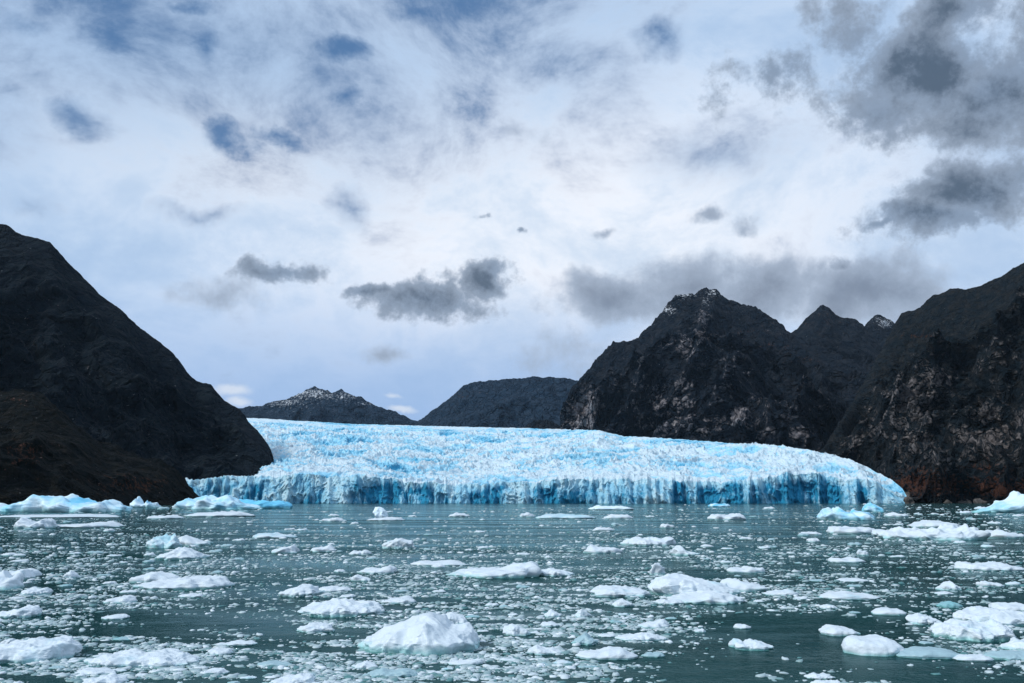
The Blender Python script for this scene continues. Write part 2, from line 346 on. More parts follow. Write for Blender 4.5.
    root = bpy.data.objects.new('glacier', None); col.objects.link(root); root.location = (0, 1600, 0)
    tag(root, 'wide blue and white glacier ending in an ice cliff at the water', 'glacier')
    off = np.array([0, 1600, 0])
    mesh_np('ice_cliff', Gf.reshape(-1, 3)-off, gridquads(n, m1), mat=mat_glacier('cliff_ice', True), parent=root, attrs={'blue': bl, 'dirt_shade': bl*0})['label'] = 'deep blue fluted ice cliff rising from the water'
    cor = Gf[:, -1]-Gs[:, 0]
    dD = np.concatenate([(Dm-Dm[:, :1]), np.full((n, kb), 1e5)], 1)
    Gs = Gs + cor[:, None]*np.exp(-dD/22)[..., None]
    Gs[:, 0] = Gf[:, -1]
    mesh_np('ice_field', Gs.reshape(-1, 3)-off, gridquads(n, m2+kb), mat=mat_glacier('surface_ice', False), parent=root, attrs={'blue': ext(bs), 'dirt_shade': ext(dirt_shade)})['label'] = 'crevassed white upper surface of the glacier'
glacier()
# ------------------------------------------------------------------ water
def mat_water():
    m, t, b = material('glacial_water')
    p = t.pos
    big = t.noise(t.mapping(p, (.35, 1, 1)), .035, 3, .5)
    c = t.mix(t.ramp(big, .35, .65), (.003, .026, .026), (.009, .044, .045))
    film = t.ramp(t.noise(t.mapping(p, (.25, 1, 1)), .12, 5, .6), .52, .66)
    c = t.mix(t.math('MULTIPLY', film, .4), c, (.03, .085, .095))
    t.put(b.inputs['Base Color'], c)
    t.put(b.inputs['Roughness'], t.math('MULTIPLY_ADD', film, .10, .09))
    b.inputs['IOR'].default_value = 1.333; b.inputs['Specular IOR Level'].default_value = .26; b.inputs['Specular Tint'].default_value = (.55, .86, .92, 1)
    n1 = t.noise(t.mapping(p, (.7, 1, 1)), .55, 3, .6); n2 = t.noise(p, 2.6, 3, .6); n3 = t.noise(t.mapping(p, (.5, 1, 1)), .12, 2, .5)
    h = t.math('ADD', t.math('MULTIPLY', n1, .5), t.math('MULTIPLY', n2, .16)); h = t.math('ADD', h, t.math('MULTIPLY', n3, .9))
    calm = t.ramp(t.noise(t.mapping(p, (.3, 1, 1)), .03, 3, .5), .42, .6, .35, 1.)
    bump(t, b, t.math('MULTIPLY', h, calm), 1.0, .34)
    # a wind-ruffled surface mirrors less than a flat one at low angles
    N = t.n; b.inputs['Specular IOR Level'].default_value = 0
    gl = t.new('ShaderNodeBsdfGlossy'); t.put(gl.inputs['Roughness'], t.math('MULTIPLY_ADD', film, .08, .11)); gl.inputs['Color'].default_value = (.72, .95, .97, 1)
    bn = [n for n in t.n if n.bl_idname == 'ShaderNodeBump'][0]; t.l.new(bn.outputs[0], gl.inputs['Normal'])
    fr = t.new('ShaderNodeFresnel'); fr.inputs['IOR'].default_value = 1.333
    lanes = t.ramp(t.noise(t.mapping(p, (.22, 1, 1)), .05, 5, .6), .36, .62, .42, 1.)
    fac = t.math('MULTIPLY', t.math('MULTIPLY', t.math('POWER', fr.outputs[0], 1.5), .85), lanes)
    mx = t.new('ShaderNodeMixShader'); t.l.new(fac, mx.inputs[0]); t.l.new(b.outputs[0], mx.inputs[1]); t.l.new(gl.outputs[0], mx.inputs[2])
    o_ = [n for n in t.n if n.bl_idname == 'ShaderNodeOutputMaterial'][0]; t.l.new(mx.outputs[0], o_.inputs[0])
    return m
xs = np.linspace(-14000, 14000, 40); ys = np.concatenate([np.linspace(-400, 2000, 30), np.linspace(2300, 14000, 20)])
g = np.stack(np.meshgrid(xs, ys, indexing='ij'), -1)
wv = np.concatenate([g, np.zeros(g.shape[:2]+(1,))], -1)
tag(mesh_np('water', wv.reshape(-1, 3), gridquads(len(xs), len(ys)), mat=mat_water()), kind='structure')

# ------------------------------------------------------------------ ice materials
def mat_ice(name, white, blue, teal=(.22, .55, .55), sss=.0, nb=1.2):
    m, t, b = material(name)
    oc = t.new('ShaderNodeTexCoord').outputs['Object']
    n1 = t.noise(t.pos, .8*nb, 5, .6); n2 = t.noise(t.pos, 4*nb, 4, .6)
    f = t.math('ADD', t.attr('blue'), t.math('MULTIPLY', t.math('SUBTRACT', n1, .5), .9))
    c = t.mix(t.ramp(f, .25, .9), white, blue)
    # wet band at the waterline
    c = t.mix(t.ramp(t.math('ADD', t.attr('wet'), t.math('MULTIPLY', t.math('SUBTRACT', n1, .5), .8)), .3, 1.0, 0, .75), c, teal)
    t.put(b.inputs['Base Color'], c)
    t.put(b.inputs['Roughness'], t.ramp(n2, .3, .7, .35, .6))
    b.inputs['Specular IOR Level'].default_value = .4
    if sss:
        b.inputs['Subsurface Weight'].default_value = sss; b.inputs['Subsurface Radius'].default_value = (.35, .7, 1.0); b.inputs['Subsurface Scale'].default_value = .35
    bump(t, b, t.math('ADD', n1, t.math('MULTIPLY', n2, .3)), .7, .10/nb*1.2)
    return m
M_white = mat_ice('snowy_ice', (.58, .665, .72), (.36, .60, .68))
M_cyan = mat_ice('cyan_ice', (.66, .80, .87), (.14, .54, .78), nb=.12)
M_grey = mat_ice('wet_grey_ice', (.30, .45, .50), (.18, .42, .46))
m, t, b = material('submerged_ice')
t.put(b.inputs['Base Color'], t.mix(t.ramp(t.noise(t.pos, 1.5, 4), .35, .65), (.03, .13, .12), (.09, .26, .24)))
b.inputs['Roughness'].default_value = .12
bump(t, b, t.noise(t.pos, 2.2, 3), .5, .12)
M_sub = m
MATS = {'w': M_white, 'c': M_cyan, 'g': M_grey}

def floe(x0, x1, ytop, ybot, prof=None, mat='w', res=1, seed=None, label=None, group=None, name='ice_floe', cat='ice floe', foot=0, rough=1.0, blue=0., jag=0.):
    seed = seed if seed is not None else random.random()*1000
    r_ = random.Random(seed)
    if name == 'ice_floe': ytop = ybot-(ybot-ytop)*.86
    gx = ground((x0+x1)/2, ybot); D = gx[1]; dist = np.linalg.norm(gx-np.array([0, 0, CAMH]))
    k = dist/ (F*1.02)
    w = (x1-x0)*k; hap = max((ybot-ytop)*k, .02)
    a = CAMH/dist
    dep = min(max(.45*hap/a, .22*w), .75*w, 14+.25*w)
    hz = max(hap-.72*dep*a, hap*.42, .03)
    nr, ns = (9, 28) if res == 0 else (16, 52) if res == 1 else (34, 110) if res == 2 else (70, 220)
    th = np.linspace(0, 2*np.pi, ns, endpoint=False)
    ph_ = np.linspace(0, 1, nr)[1:]*math.pi/2
    pw = 2/3.7
    T, PH = np.meshgrid(th, ph_, indexing='ij'); Rr = np.sin(PH)**pw; CZ = np.clip(np.cos(PH), 0, 1)**pw
    c, s = np.cos(T), np.sin(T)
    e = 2.4
    sup = (np.abs(c)**e+np.abs(s)**e)**(-1/e)
    nzr = np.stack([np.cos(th)*1.3+seed, np.sin(th)*1.3, th*0], -1)
    rad = 1 + (.20*perlin(nzr*1.2)+.12*perlin(nzr*3.1)+.06*perlin(nzr*7))*rough
    X = c*sup*Rr*rad[:, None]; Y = s*sup*Rr*rad[:, None]
    xm = max(abs(X.min()), abs(X.max())); X /= xm
    if prof is None:
        kk = r_.randint(3, 5); prof = [(0, .35)]+[((i+1)/(kk+1), .55+.45*r_.random()) for i in range(kk)]+[(1, .35)]
    pr = np.asarray(prof, float); pr = pr if pr[:, 0].max() <= 1 else pr
    ph = np.interp((X+1)/2, pr[:, 0], pr[:, 1])
    q = np.stack([X*w/2, Y*dep/2, X*0+seed*3.7], -1)
    sc = max(hz*1.6, w*.09)
    nse = fbm(q/sc, 3, .5)*.20*rough + (ridged(q/(sc*.9)+5, 3)-1)*.10*(rough+2*jag)
    yf = (1+.10*np.clip(Y, -1, 1)); 
    dome = CZ
    Z = hz*np.clip(ph*yf*dome*(1+nse), 0, 1.12)
    # undulate walls a little
    q3 = np.stack([X*w/2, Y*dep/2, Z*1.2+seed*3.7], -1)
    ff = max(hz*.9, w*.05)
    lump = (ridged(q3/(ff*1.6)+3, 5, .5)-1)*.15 + fbm(q3/ff+8, 3, .5)*.07
    out_ = np.sin(PH)**2
    V = np.stack([X*w/2+c*hz*lump*out_*1.8*rough, Y*dep/2+s*hz*lump*out_*1.8*rough, Z+hz*lump*CZ*.8*rough], -1)
    V[..., 2] = np.maximum(V[..., 2], 0); V[..., 2] *= hz*max(p_[1] for p_ in prof)/V[..., 2].max()
    V[..., 0] *= w/(V[..., 0].max()-V[..., 0].min()); V[..., 0] -= (V[..., 0].max()+V[..., 0].min())/2
    und = np.clip(1-V[..., 2]/(hz*.22), 0, 1)*np.sin(PH)**6
    V[..., :2] *= (1-.05*und)[..., None]
    # waterline ring and skirt below the water
    ring = V[:, -1].copy(); ring2 = ring*np.array([.94, .94, 1]); ring2[:, 2] = -min(.4, hz*.5)-.05
    V[:, -1, 2] = -0.02*hz
    V = np.concatenate([V, ring2[:, None]], 1)
    n_, m_ = V.shape[:2]
    verts = V.reshape(-1, 3)
    cen = np.array([[0, 0, float(hz*np.clip(np.interp(.5, pr[:, 0], pr[:, 1]), 0, 1))]])
    cen[0, 2] = V[:, 0, 2].mean()
    verts = np.concatenate([verts, cen]); ci = len(verts)-1
    i = np.arange(n_); j = (i+1) % n_
    quads = np.concatenate([np.stack([i*m_+kq, i*m_+kq+1, j*m_+kq+1, j*m_+kq], -1) for kq in range(m_-1)])
    tris = np.stack([i*m_, j*m_, np.full(n_, ci)], -1)
    bl = np.full(len(verts), blue) + .35*fbm(verts/(w*.35+.1)+seed, 3) + .15
    wet = np.clip(1-verts[:, 2]/(hz*.42+.02), 0, 1)*.95
    o = mesh_np(name, verts, quads, tris, MATS[mat], attrs={'blue': bl, 'wet': wet})
    o.location = (gx[0]*(1+dep/2*.92/D), D+dep/2*.92, 0)
    tag(o, label, cat, group)
    if foot:
        fr = np.linspace(0, 1, 8)[1:]
        fv = [[0, 0, .03]]
        for tt, rd in zip(th, rad):
            for f_ in fr:
                cc, ss = math.cos(tt), math.sin(tt); su = (abs(cc)**e+abs(ss)**e)**(-1/e)
                k2 = 1+foot*(1+.35*math.sin(3*tt+seed)+.2*math.sin(7*tt+seed))
                fv.append([cc*su*rd*f_*w/2*k2/xm, ss*su*rd*f_*dep/2*k2*1.05-.06*dep*foot*3, .035*(1-f_**3)-.02*f_**6])
        fv = np.array(fv); nf = len(fr)
        qd = np.concatenate([np.stack([1+i*nf+kq, 1+i*nf+kq+1, 1+j*nf+kq+1, 1+j*nf+kq], -1) for kq in range(nf-1)])
        mesh_np('submerged_foot', fv, qd, np.stack([1+i*nf, 1+j*nf, i*0], -1), M_sub, parent=o)
    return o

N = []   # (x0,x1,ytop,ybot,label,options)
def F_(x0, x1, yt, yb, label, **kw): floe(x0, x1, yt, yb, label=label, **kw)
B = dict(name='iceberg', cat='iceberg')
# far icebergs along the shores
F_(-60, 8, 503, 512.5, 'low blue end of ice at the left edge, beside the long iceberg', mat='c', blue=.3, **B)
F_(6, 127, 495, 512.5, 'long pale blue iceberg with a humped top, below the dark headland', mat='c', res=2, prof=[(0, .25), (.15, .5), (.3, .85), (.38, 1), (.48, .95), (.55, .62), (.7, .45), (.82, .6), (.9, .5), (1, .1)], blue=.35, **B)
F_(129, 161, 497, 508, 'small jagged cyan iceberg between the two long far icebergs', mat='c', res=2, prof=[(0, .3), (.15, .6), (.28, 1), (.4, .5), (.52, .3), (.62, .7), (.7, .4), (.85, .6), (1, .2)], jag=1, blue=.25, **B)
F_(228, 292, 498, 509, 'low deep blue iceberg close to the left foot of the ice cliff', mat='c', res=2, prof=[(0, .5), (.2, .9), (.4, .6), (.6, .75), (.8, .6), (1, .3)], blue=.95, **B)
F_(172, 262, 495, 510, 'long lumpy white and cyan iceberg off the tip of the headland', mat='c', res=2, prof=[(0, .3), (.12, .85), (.3, .75), (.42, 1), (.5, .7), (.62, .95), (.75, .55), (.9, .3), (1, .12)], jag=.5, blue=.3, **B)
F_(975, 1062, 493, 513, 'pale cyan iceberg cut by the right edge of the photo', mat='c', res=2, prof=[(0, .12), (.12, .2), (.28, .35), (.42, .6), (.52, .95), (.62, .8), (.8, 1), (1, .4)], jag=.4, blue=.3, **B)
F_(862, 885, 503, 512, 'small cyan iceberg before the rocks at the glacier end', mat='c', prof=[(0, .3), (.3, .8), (.5, 1), (.8, .7), (1, .3)], blue=.5, **B)
F_(818, 874, 507, 520.5, 'white twin topped iceberg with a cyan cleft, in front of the glacier end', mat='c', res=2, prof=[(0, .5), (.15, .9), (.22, 1), (.3, .6), (.4, .95), (.5, .7), (.58, .45), (.68, .75), (.78, .65), (.9, .35), (1, .15)], jag=.6, blue=.4, **B)
F_(373, 388, 507, 520, 'round knob shaped white iceberg in the middle distance', mat='c', res=2, prof=[(0, .9), (.3, 1), (.7, .95), (1, .6)], blue=-.2, **B)
F_(367, 405, 515.5, 521, 'flat white skirt of ice around the round knob iceberg', blue=.1)
F_(587, 635, 504, 510, 'thin pale floe just off the middle of the ice cliff', mat='c', blue=.1)
F_(708, 731, 502.5, 507, 'small cyan growler at the foot of the dark blue cliff', mat='c', blue=.6)
# middle distance
F_(17, 53, 517, 528.7, 'white floe with two knobs in open water under the long iceberg', prof=[(0, .35), (.2, 1), (.42, .5), (.6, .35), (.75, .85), (.9, .8), (1, .2)], res=2)
F_(50, 120, 521, 528, 'long low white floe to the right of the two knobs', prof=[(0, .5), (.3, .45), (.6, .7), (.8, 1), (1, .2)])
F_(148, 181, 513, 519, 'flat white floe below the small jagged iceberg')
F_(186, 254, 509.5, 517, 'flat strung out white floe below the lumpy iceberg')
F_(0, 120, 513, 518, 'thin white strip of ice along the front of the long iceberg')
F_(147, 182, 532, 548.5, 'jagged white floe with green ice in its hollow, left middle water', mat='w', res=2, prof=[(0, .3), (.2, .8), (.35, .7), (.55, .95), (.7, .9), (.85, 1), (1, .4)], jag=1.2, blue=.45)
F_(175, 209, 534, 546, 'lower white floe at the right end of the jagged one', prof=[(0, .9), (.3, 1), (.6, .6), (1, .3)])
F_(154, 206, 545, 560, 'smooth pointed white floe directly in front of the jagged one', res=2, prof=[(0, .2), (.3, .55), (.5, 1), (.65, .85), (1, .25)], foot=.08)
F_(133, 180, 570, 583, 'rough back half of the double white floe, left middle', prof=[(0, .4), (.3, .8), (.5, 1), (.8, .6), (1, .4)])
F_(139, 233, 573, 590, 'broad white floe with a rounded right end, left middle', res=2, prof=[(0, .35), (.15, .5), (.4, .7), (.6, 1), (.85, .95), (1, .35)], foot=.09)
F_(-12, 33, 568, 580, 'smooth white floe cut by the left edge above a drift of brash', prof=[(0, .4), (.5, .7), (.8, 1), (1, .2)], res=2)
F_(65, 80, 570, 578.5, 'small pointed white lump among brash at the left', prof=[(0, .3), (.5, 1), (1, .3)])
F_(320, 347, 516.5, 521.5, 'flat floe left of the round knob iceberg')
F_(448, 470, 511.5, 517, 'small flat floe right of the round knob iceberg')
F_(252, 297, 531, 538.5, 'low greenish floe in the left middle distance', blue=.4)
F_(381, 413, 536, 548.5, 'compact bright white floe below the round knob iceberg', res=2, prof=[(0, .4), (.3, .8), (.6, 1), (.85, .9), (1, .4)])
F_(271, 299, 543, 553.5, 'white floe with a peaked right end, left of centre', prof=[(0, .3), (.4, .6), (.75, 1), (1, .4)])
F_(310, 337, 543, 552, 'white floe with two little peaks, left of centre', prof=[(0, .4), (.25, .7), (.5, .5), (.7, 1), (1, .4)])
F_(349, 373, 548.5, 555, 'plain low floe between two brighter floes left of centre')
F_(357, 396, 563, 574, 'white floe with a raised right tip left of the long centre floe', prof=[(0, .3), (.35, .6), (.55, .4), (.8, .9), (1, .6)])
F_(411, 471, 558.5, 566, 'long low floe behind the long centre floe', prof=[(0, .6), (.2, 1), (.4, .7), (.7, .9), (1, .3)])
F_(443, 542, 557, 578, 'long white centre floe rising to a peak at its right end', res=2, prof=[(0, .18), (.15, .3), (.4, .38), (.6, .5), (.75, .8), (.87, 1), (.95, .85), (1, .5)], foot=.06)
F_(538, 576, 564.5, 576.5, 'lower white floe touching the peaked end of the long centre floe', prof=[(0, .8), (.3, .9), (.55, .7), (.8, .4), (1, .2)], res=2)
F_(519, 535, 510.5, 517, 'small white floe at the left tip of the teal edged floe')
F_(534, 597, 511.5, 519, 'long thin floe with a teal underside in the far centre', blue=.45)
F_(603, 634, 512.5, 519, 'flat floe to the right of the teal edged floe')
F_(707, 746, 512, 520, 'bright low floe far right of centre with a crumpled top', res=2, prof=[(0, .5), (.2, .9), (.5, .7), (.8, 1), (1, .4)])
F_(660, 675, 522, 528, 'tiny low floe alone in open water right of centre')
F_(592, 615, 526, 531, 'thin flat floe alone in open water at centre')
F_(620, 676, 534.5, 546, 'knobbly white floe with a lifted right tip at right of centre', res=2, prof=[(0, .3), (.3, .7), (.5, .6), (.75, .6), (.92, 1), (1, .7)])
F_(670, 700, 544, 555.5, 'white floe with a round knob at its left end', res=2, prof=[(0, .7), (.15, 1), (.35, .95), (.5, .4), (1, .2)])
F_(582, 623, 543, 553.5, 'flat crumbly floe left of the knobbly floe')
F_(649, 665, 561, 575, 'narrow upright spike of ice behind the large green tinged floe', prof=[(0, .3), (.4, .8), (.65, 1), (.8, .6), (1, .4)], jag=1)
F_(648, 742, 569, 598, 'large white floe with a green tinged rounded left end, right of centre', res=3, prof=[(0, .8), (.12, 1), (.3, .95), (.5, .8), (.65, .62), (.8, .5), (1, .25)], foot=.08, blue=.12)
F_(664, 740, 586, 604, 'rough low ledge of ice along the front of the large green tinged floe', res=2, prof=[(0, .4), (.3, .5), (.6, .9), (.8, .8), (1, .3)])
F_(716, 765, 576, 592, 'crumbly white floe against the right end of the large green tinged floe', prof=[(0, .6), (.4, 1), (.7, .6), (1, .4)])
F_(590, 651, 581, 597.5, 'flat topped white floe left of the large green tinged floe', res=2, prof=[(0, .6), (.2, .9), (.5, .8), (.8, .7), (.95, .8), (1, .4)])
F_(727, 764, 564.5, 573, 'thin white floe with upturned ends behind the large green tinged floe', prof=[(0, .4), (.2, .6), (.5, .5), (.6, 1), (.75, .5), (.95, 1), (1, .5)])
F_(910, 957, 519, 528, 'white ridge of ice just behind the largest right hand floe', prof=[(0, .3), (.4, .9), (.7, .9), (1, .3)])
F_(882, 987, 521, 540.5, 'largest right hand floe, long white and many peaked in the middle distance', res=3, prof=[(0, .25), (.12, .6), (.17, .7), (.22, .5), (.3, .75), (.36, .6), (.42, .65), (.55, .5), (.68, .75), (.74, .95), (.82, 1), (.93, .85), (1, .4)], jag=.9, foot=.05, blue=.05)
F_(984, 1023, 529, 538, 'smooth low tail of ice right of the many peaked floe')
F_(829, 874, 524.5, 534, 'flat crumbly floe below the twin topped iceberg')
F_(886, 909, 511.5, 517, 'flat floe between the twin topped and the right edge icebergs')
F_(800, 822, 530, 535, 'thin pale sliver of ice below the twin topped iceberg')
F_(807, 820, 537, 542, 'small rounded floe in dark water right of centre')
F_(960, 1018, 561, 571.5, 'long thin floe with a raised left end near the right edge', prof=[(0, .8), (.15, 1), (.4, .6), (.7, .8), (1, .3)], res=2)
F_(829, 863, 556, 563, 'low grey white floe in dark water on the right')
F_(938, 959, 580.5, 590.5, 'small heaped floe alone in dark water on the right', prof=[(0, .5), (.4, .9), (.6, 1), (1, .3)], res=2)
F_(979, 1001, 580, 587, 'small slanting floe near the right edge in dark water', prof=[(0, .9), (.3, .6), (1, .2)])
F_(857, 869, 549, 555.5, 'tiny bright floe right of the brash field')
F_(837, 867, 577, 582, 'thin flat sliver above the dark water on the right')
F_(820, 875, 590, 600, 'low pale floe in the brash left of the dark water on the right')
F_(764, 798, 588.5, 596, 'low floe at the right end of the brash beside the large green tinged floe')
F_(820, 836, 603, 609, 'small bright floe on the edge of the open right hand water')
# near water
F_(277, 319, 582, 596.5, 'white floe left of the long back floe in the near centre', res=2, prof=[(0, .25), (.3, .6), (.55, 1), (.8, .9), (1, .4)])
F_(317, 353, 584, 592, 'narrow flat floe behind the broad white floe of the near centre')
F_(350, 371, 573.5, 581.5, 'tiny floe with a nub behind the broad floe of the near centre', prof=[(0, .4), (.3, 1), (.6, .5), (1, .4)])
F_(297, 386, 594.5, 617, 'broad white floe just behind the largest near iceberg', res=3, prof=[(0, .4), (.12, .7), (.3, .8), (.5, 1), (.7, .9), (.88, .85), (1, .3)], foot=.08, blue=.1)
F_(381, 417, 594, 604, 'small white floe off the right end of the broad floe behind the near iceberg', prof=[(0, .5), (.4, .7), (.7, 1), (1, .4)])
F_(439, 469, 610, 626, 'white lump of ice peeping from behind the near iceberg', prof=[(0, .6), (.4, 1), (.7, .7), (1, .3)], res=2)
F_(353.5, 482, 609.5, 655, 'largest near iceberg, bright white with a peaked top and green ice around its foot', res=3, prof=[(0, .40), (.05, .46), (.10, .40), (.19, .52), (.30, .70), (.45, .92), (.55, 1), (.63, .90), (.70, .68), (.78, .64), (.88, .64), (.96, .50), (1, .25)], seed=321, foot=.10, blue=-.12, rough=.75, jag=.4, **B)
F_(297, 336, 620.5, 632.5, 'low white floe to the left of the near iceberg', res=2, prof=[(0, .4), (.4, .9), (.6, .7), (.85, .6), (1, .4)])
F_(271, 315, 672, 686, 'white floe cut by the bottom edge left of centre', res=2, prof=[(0, .4), (.3, .6), (.7, .9), (.9, 1), (1, .4)])
F_(447, 483, 657, 665.5, 'thin white floe with an upturned right end below the near iceberg', prof=[(0, .3), (.5, .4), (.8, .7), (.95, 1), (1, .6)])
F_(353, 378, 660, 669, 'small white lump below the left end of the near iceberg', prof=[(0, .3), (.5, 1), (1, .4)])
F_(363, 418, 666, 678, 'grey half sunken floe below the near iceberg', mat='g', res=2)
F_(257, 290, 659, 667, 'grey half sunken floe in the near left centre', mat='g')
F_(-25, 71, 637.5, 663, 'big white floe in the near left corner with a rounded right hump', res=3, prof=[(0, .5), (.3, .55), (.5, .7), (.7, .85), (.85, 1), (.94, .8), (1, .3)], foot=.07)
F_(88, 196, 647.5, 668, 'long flat topped white floe in the near left water', res=3, prof=[(0, .5), (.1, .6), (.2, .8), (.4, .9), (.5, .75), (.62, .95), (.8, .8), (1, .3)], foot=.07)
F_(102, 127, 613, 619.5, 'single smooth floe alone in the calm left water')
F_(-4, 38, 604.5, 618, 'white floe at the upper edge of the calm left water', res=2, prof=[(0, .3), (.4, .5), (.7, 1), (.9, .8), (1, .3)])
F_(104, 137, 594, 603.5, 'white floe at the back edge of the calm left water', prof=[(0, .3), (.5, .7), (.8, 1), (1, .3)])
F_(22, 49, 585, 595.5, 'white floe set in the dense brash at the far left', res=2)
F_(83, 124, 673, 686, 'peaked white floe cut by the bottom edge at the left', res=2, prof=[(0, .4), (.3, .6), (.6, 1), (.8, .6), (1, .3)])
F_(207, 232, 647, 655, 'small oval floe right of the long flat topped near floe')
F_(202, 228, 667, 675, 'small oval floe near the bottom left with brash all round')
F_(76, 115, 667, 675.5, 'low floe just below the long flat topped near floe')
F_(2, 15, 638, 645.5, 'tiny floe above the big corner floe on the left')
F_(179, 202, 592, 597.5, 'small flat floe at the corner of the calm left water')
F_(225, 256, 638, 646, 'low white floe on the near edge of the calm left water')
F_(-14, 22, 570, 590, 'rough white floe at the far left, half out of the photo')
F_(503, 531, 622, 636, 'white floe in the brash right of the near iceberg', res=2, prof=[(0, .9), (.3, 1), (.7, .6), (1, .2)])
F_(575, 591, 607, 618, 'small pointed floe in the near centre brash', prof=[(0, .4), (.4, 1), (1, .4)])
F_(544, 562, 608, 617.5, 'small floe with a peaked top in the centre brash', prof=[(0, .4), (.4, 1), (1, .5)])
F_(540, 561, 619, 627, 'small rounded floe in the centre brash')
F_(571, 598, 631, 645, 'grey dome of half sunken ice in the near centre brash', mat='g', res=2, prof=[(0, .2), (.5, 1), (1, .2)])
F_(615, 666, 630, 641.5, 'white floe with a knobbly crest in the near right of centre', res=2, prof=[(0, .6), (.1, .5), (.4, .7), (.6, 1), (.8, .7), (1, .6)])
F_(638, 668, 617.5, 628.5, 'white floe curling up at its right end behind the knobbly crested floe', prof=[(0, .4), (.5, .5), (.85, 1), (1, .5)])
F_(576, 638, 645, 660, 'long cigar shaped white floe with a mound on it, near centre', res=2, prof=[(0, .5), (.1, .55), (.4, .6), (.55, .95), (.75, 1), (.85, .6), (1, .5)], rough=.5)
F_(525, 564, 643, 655, 'grey white floe with a pointed top left of the cigar shaped floe', res=2, prof=[(0, .4), (.3, 1), (.5, .6), (1, .4)])
F_(641, 665, 651, 657.5, 'smooth grey floe right of the cigar shaped floe', mat='g')
F_(655, 684, 597, 604.5, 'flat white floe under the ledge of the large green tinged floe')
F_(611, 635, 596.5, 607, 'crumbled little floe in the brash below the flat topped floe')
F_(694, 706, 627, 632.5, 'tiny oval floe alone in the dark open water right of centre')
F_(731, 773, 637, 650.5, 'white floe with a knobbed left end in the near open water', res=2, prof=[(0, .7), (.12, 1), (.3, .6), (.5, .95), (.7, .6), (1, .3)], foot=.1, blue=.2)
F_(734, 751, 623, 629, 'tiny white floe behind the knobbed floe of the near open water')
F_(821, 859, 624, 636, 'slanting smooth floe left of the sausage shaped floe', res=2, prof=[(0, .6), (.3, 1), (.7, .7), (1, .2)], rough=.5)
F_(845, 902, 634.5, 656, 'sausage shaped smooth white floe in the near right water', res=2, prof=[(0, .85), (.12, 1), (.4, .85), (.7, .9), (.9, .7), (1, .35)], rough=.4, foot=.07)
F_(898, 957, 646, 659, 'flat smooth grey white slab right of the sausage shaped floe', res=2, mat='g', prof=[(0, .4), (.4, .9), (.8, .8), (1, .4)], rough=.4)
F_(908, 940, 612.5, 625, 'small lumpy white floe in dark water left of the two right corner floes', res=2, prof=[(0, .6), (.2, .9), (.5, 1), (.7, .6), (1, .3)])
F_(873, 905, 606.5, 615.5, 'smooth flat floe in dark water above the sausage shaped floe', rough=.5)
F_(960, 1045, 606.5, 626, 'long white floe at the near right edge, behind the double humped one', res=3, prof=[(0, .9), (.15, .8), (.35, 1), (.5, .8), (.75, .6), (1, .4)], foot=.05)
F_(938, 1008, 617.5, 641, 'double humped white floe with green ice below, near right corner', res=3, prof=[(0, .5), (.12, .9), (.3, 1), (.45, .8), (.6, .75), (.75, 1), (.9, .8), (1, .4)], jag=.6, foot=.12, blue=.1)
F_(1005, 1045, 637, 652, 'crumpled white floe at the right edge below the double humped one', res=2)
F_(956, 991, 654, 661.5, 'thin crumbly strip of ice right of the grey white slab')
F_(989, 1040, 648, 661, 'grey drowned slab of ice at the right edge', mat='g', res=2)
F_(806, 834, 671.5, 679.5, 'low white floe near the bottom edge at right', res=2)
F_(812, 842, 678, 688, 'white floe cut by the bottom edge at right', res=2)
F_(939, 961, 600.5, 608, 'drowned teal lump above the corner floes on the right', mat='g', blue=.6)
F_(994, 1035, 601.5, 612, 'low white floe behind the long one at the near right edge')

# ------------------------------------------------------------------ density of drifting ice, read off as rows and columns of the bay
DX = np.arange(16)*64+32
DYr = [506, 510, 516, 524, 532, 540, 548, 556, 566, 578, 590, 604, 618, 634, 650, 666, 683]
DG = np.array([[int(c) for c in r.split()] for r in '''1 1 1 1 1 1 1 1 1 2 1 1 1 3 3 2
5 5 3 4 2 1 2 2 3 4 3 3 2 4 6 5
6 6 4 5 3 2 3 2 5 4 4 4 3 4 5 4
2 2 1 1 1 2 1 1 1 2 2 1 2 4 3 3
5 5 5 3 3 2 3 3 2 3 2 2 2 3 3 4
5 5 6 5 4 3 4 4 4 6 5 6 4 4 5 5
6 5 7 6 6 5 4 5 5 7 6 7 5 5 7 7
6 6 7 6 5 4 4 5 5 5 5 6 6 5 6 6
7 6 6 5 2 3 5 5 3 4 3 4 2 2 2 3
8 7 6 4 3 5 6 5 5 6 5 4 4 4 2 3
9 8 5 3 4 7 6 6 7 6 5 6 7 6 3 2
6 5 3 1 2 6 7 8 8 7 5 3 4 3 1 3
2 1 0 0 1 6 5 8 8 7 3 0 0 0 1 5
4 1 0 1 0 4 3 7 8 7 3 0 0 0 1 3
6 5 6 4 2 4 3 7 8 4 1 0 0 0 1 4
8 8 8 7 6 6 7 7 6 2 0 0 0 0 0 1
8 9 8 8 7 7 7 6 4 1 0 0 1 1 0 0'''.split('\n')], float)
def dens(px, py):
    fx = np.clip((px-DX[0])/64, 0, 14.999); fy = np.interp(py, DYr, np.arange(len(DYr))); fy = np.clip(fy, 0, len(DYr)-1.001)
    i = fx.astype(int); j = fy.astype(int); a = fx-i; b_ = fy-j
    return ((DG[j, i]*(1-a)+DG[j, i+1]*a)*(1-b_)+(DG[j+1, i]*(1-a)+DG[j+1, i+1]*a)*b_)/9
def streak(px, py):
    return fbm(np.stack([px/95, py/(4.0+(py-498)/22)+px/500, px*0+2], -1), 4, .6)

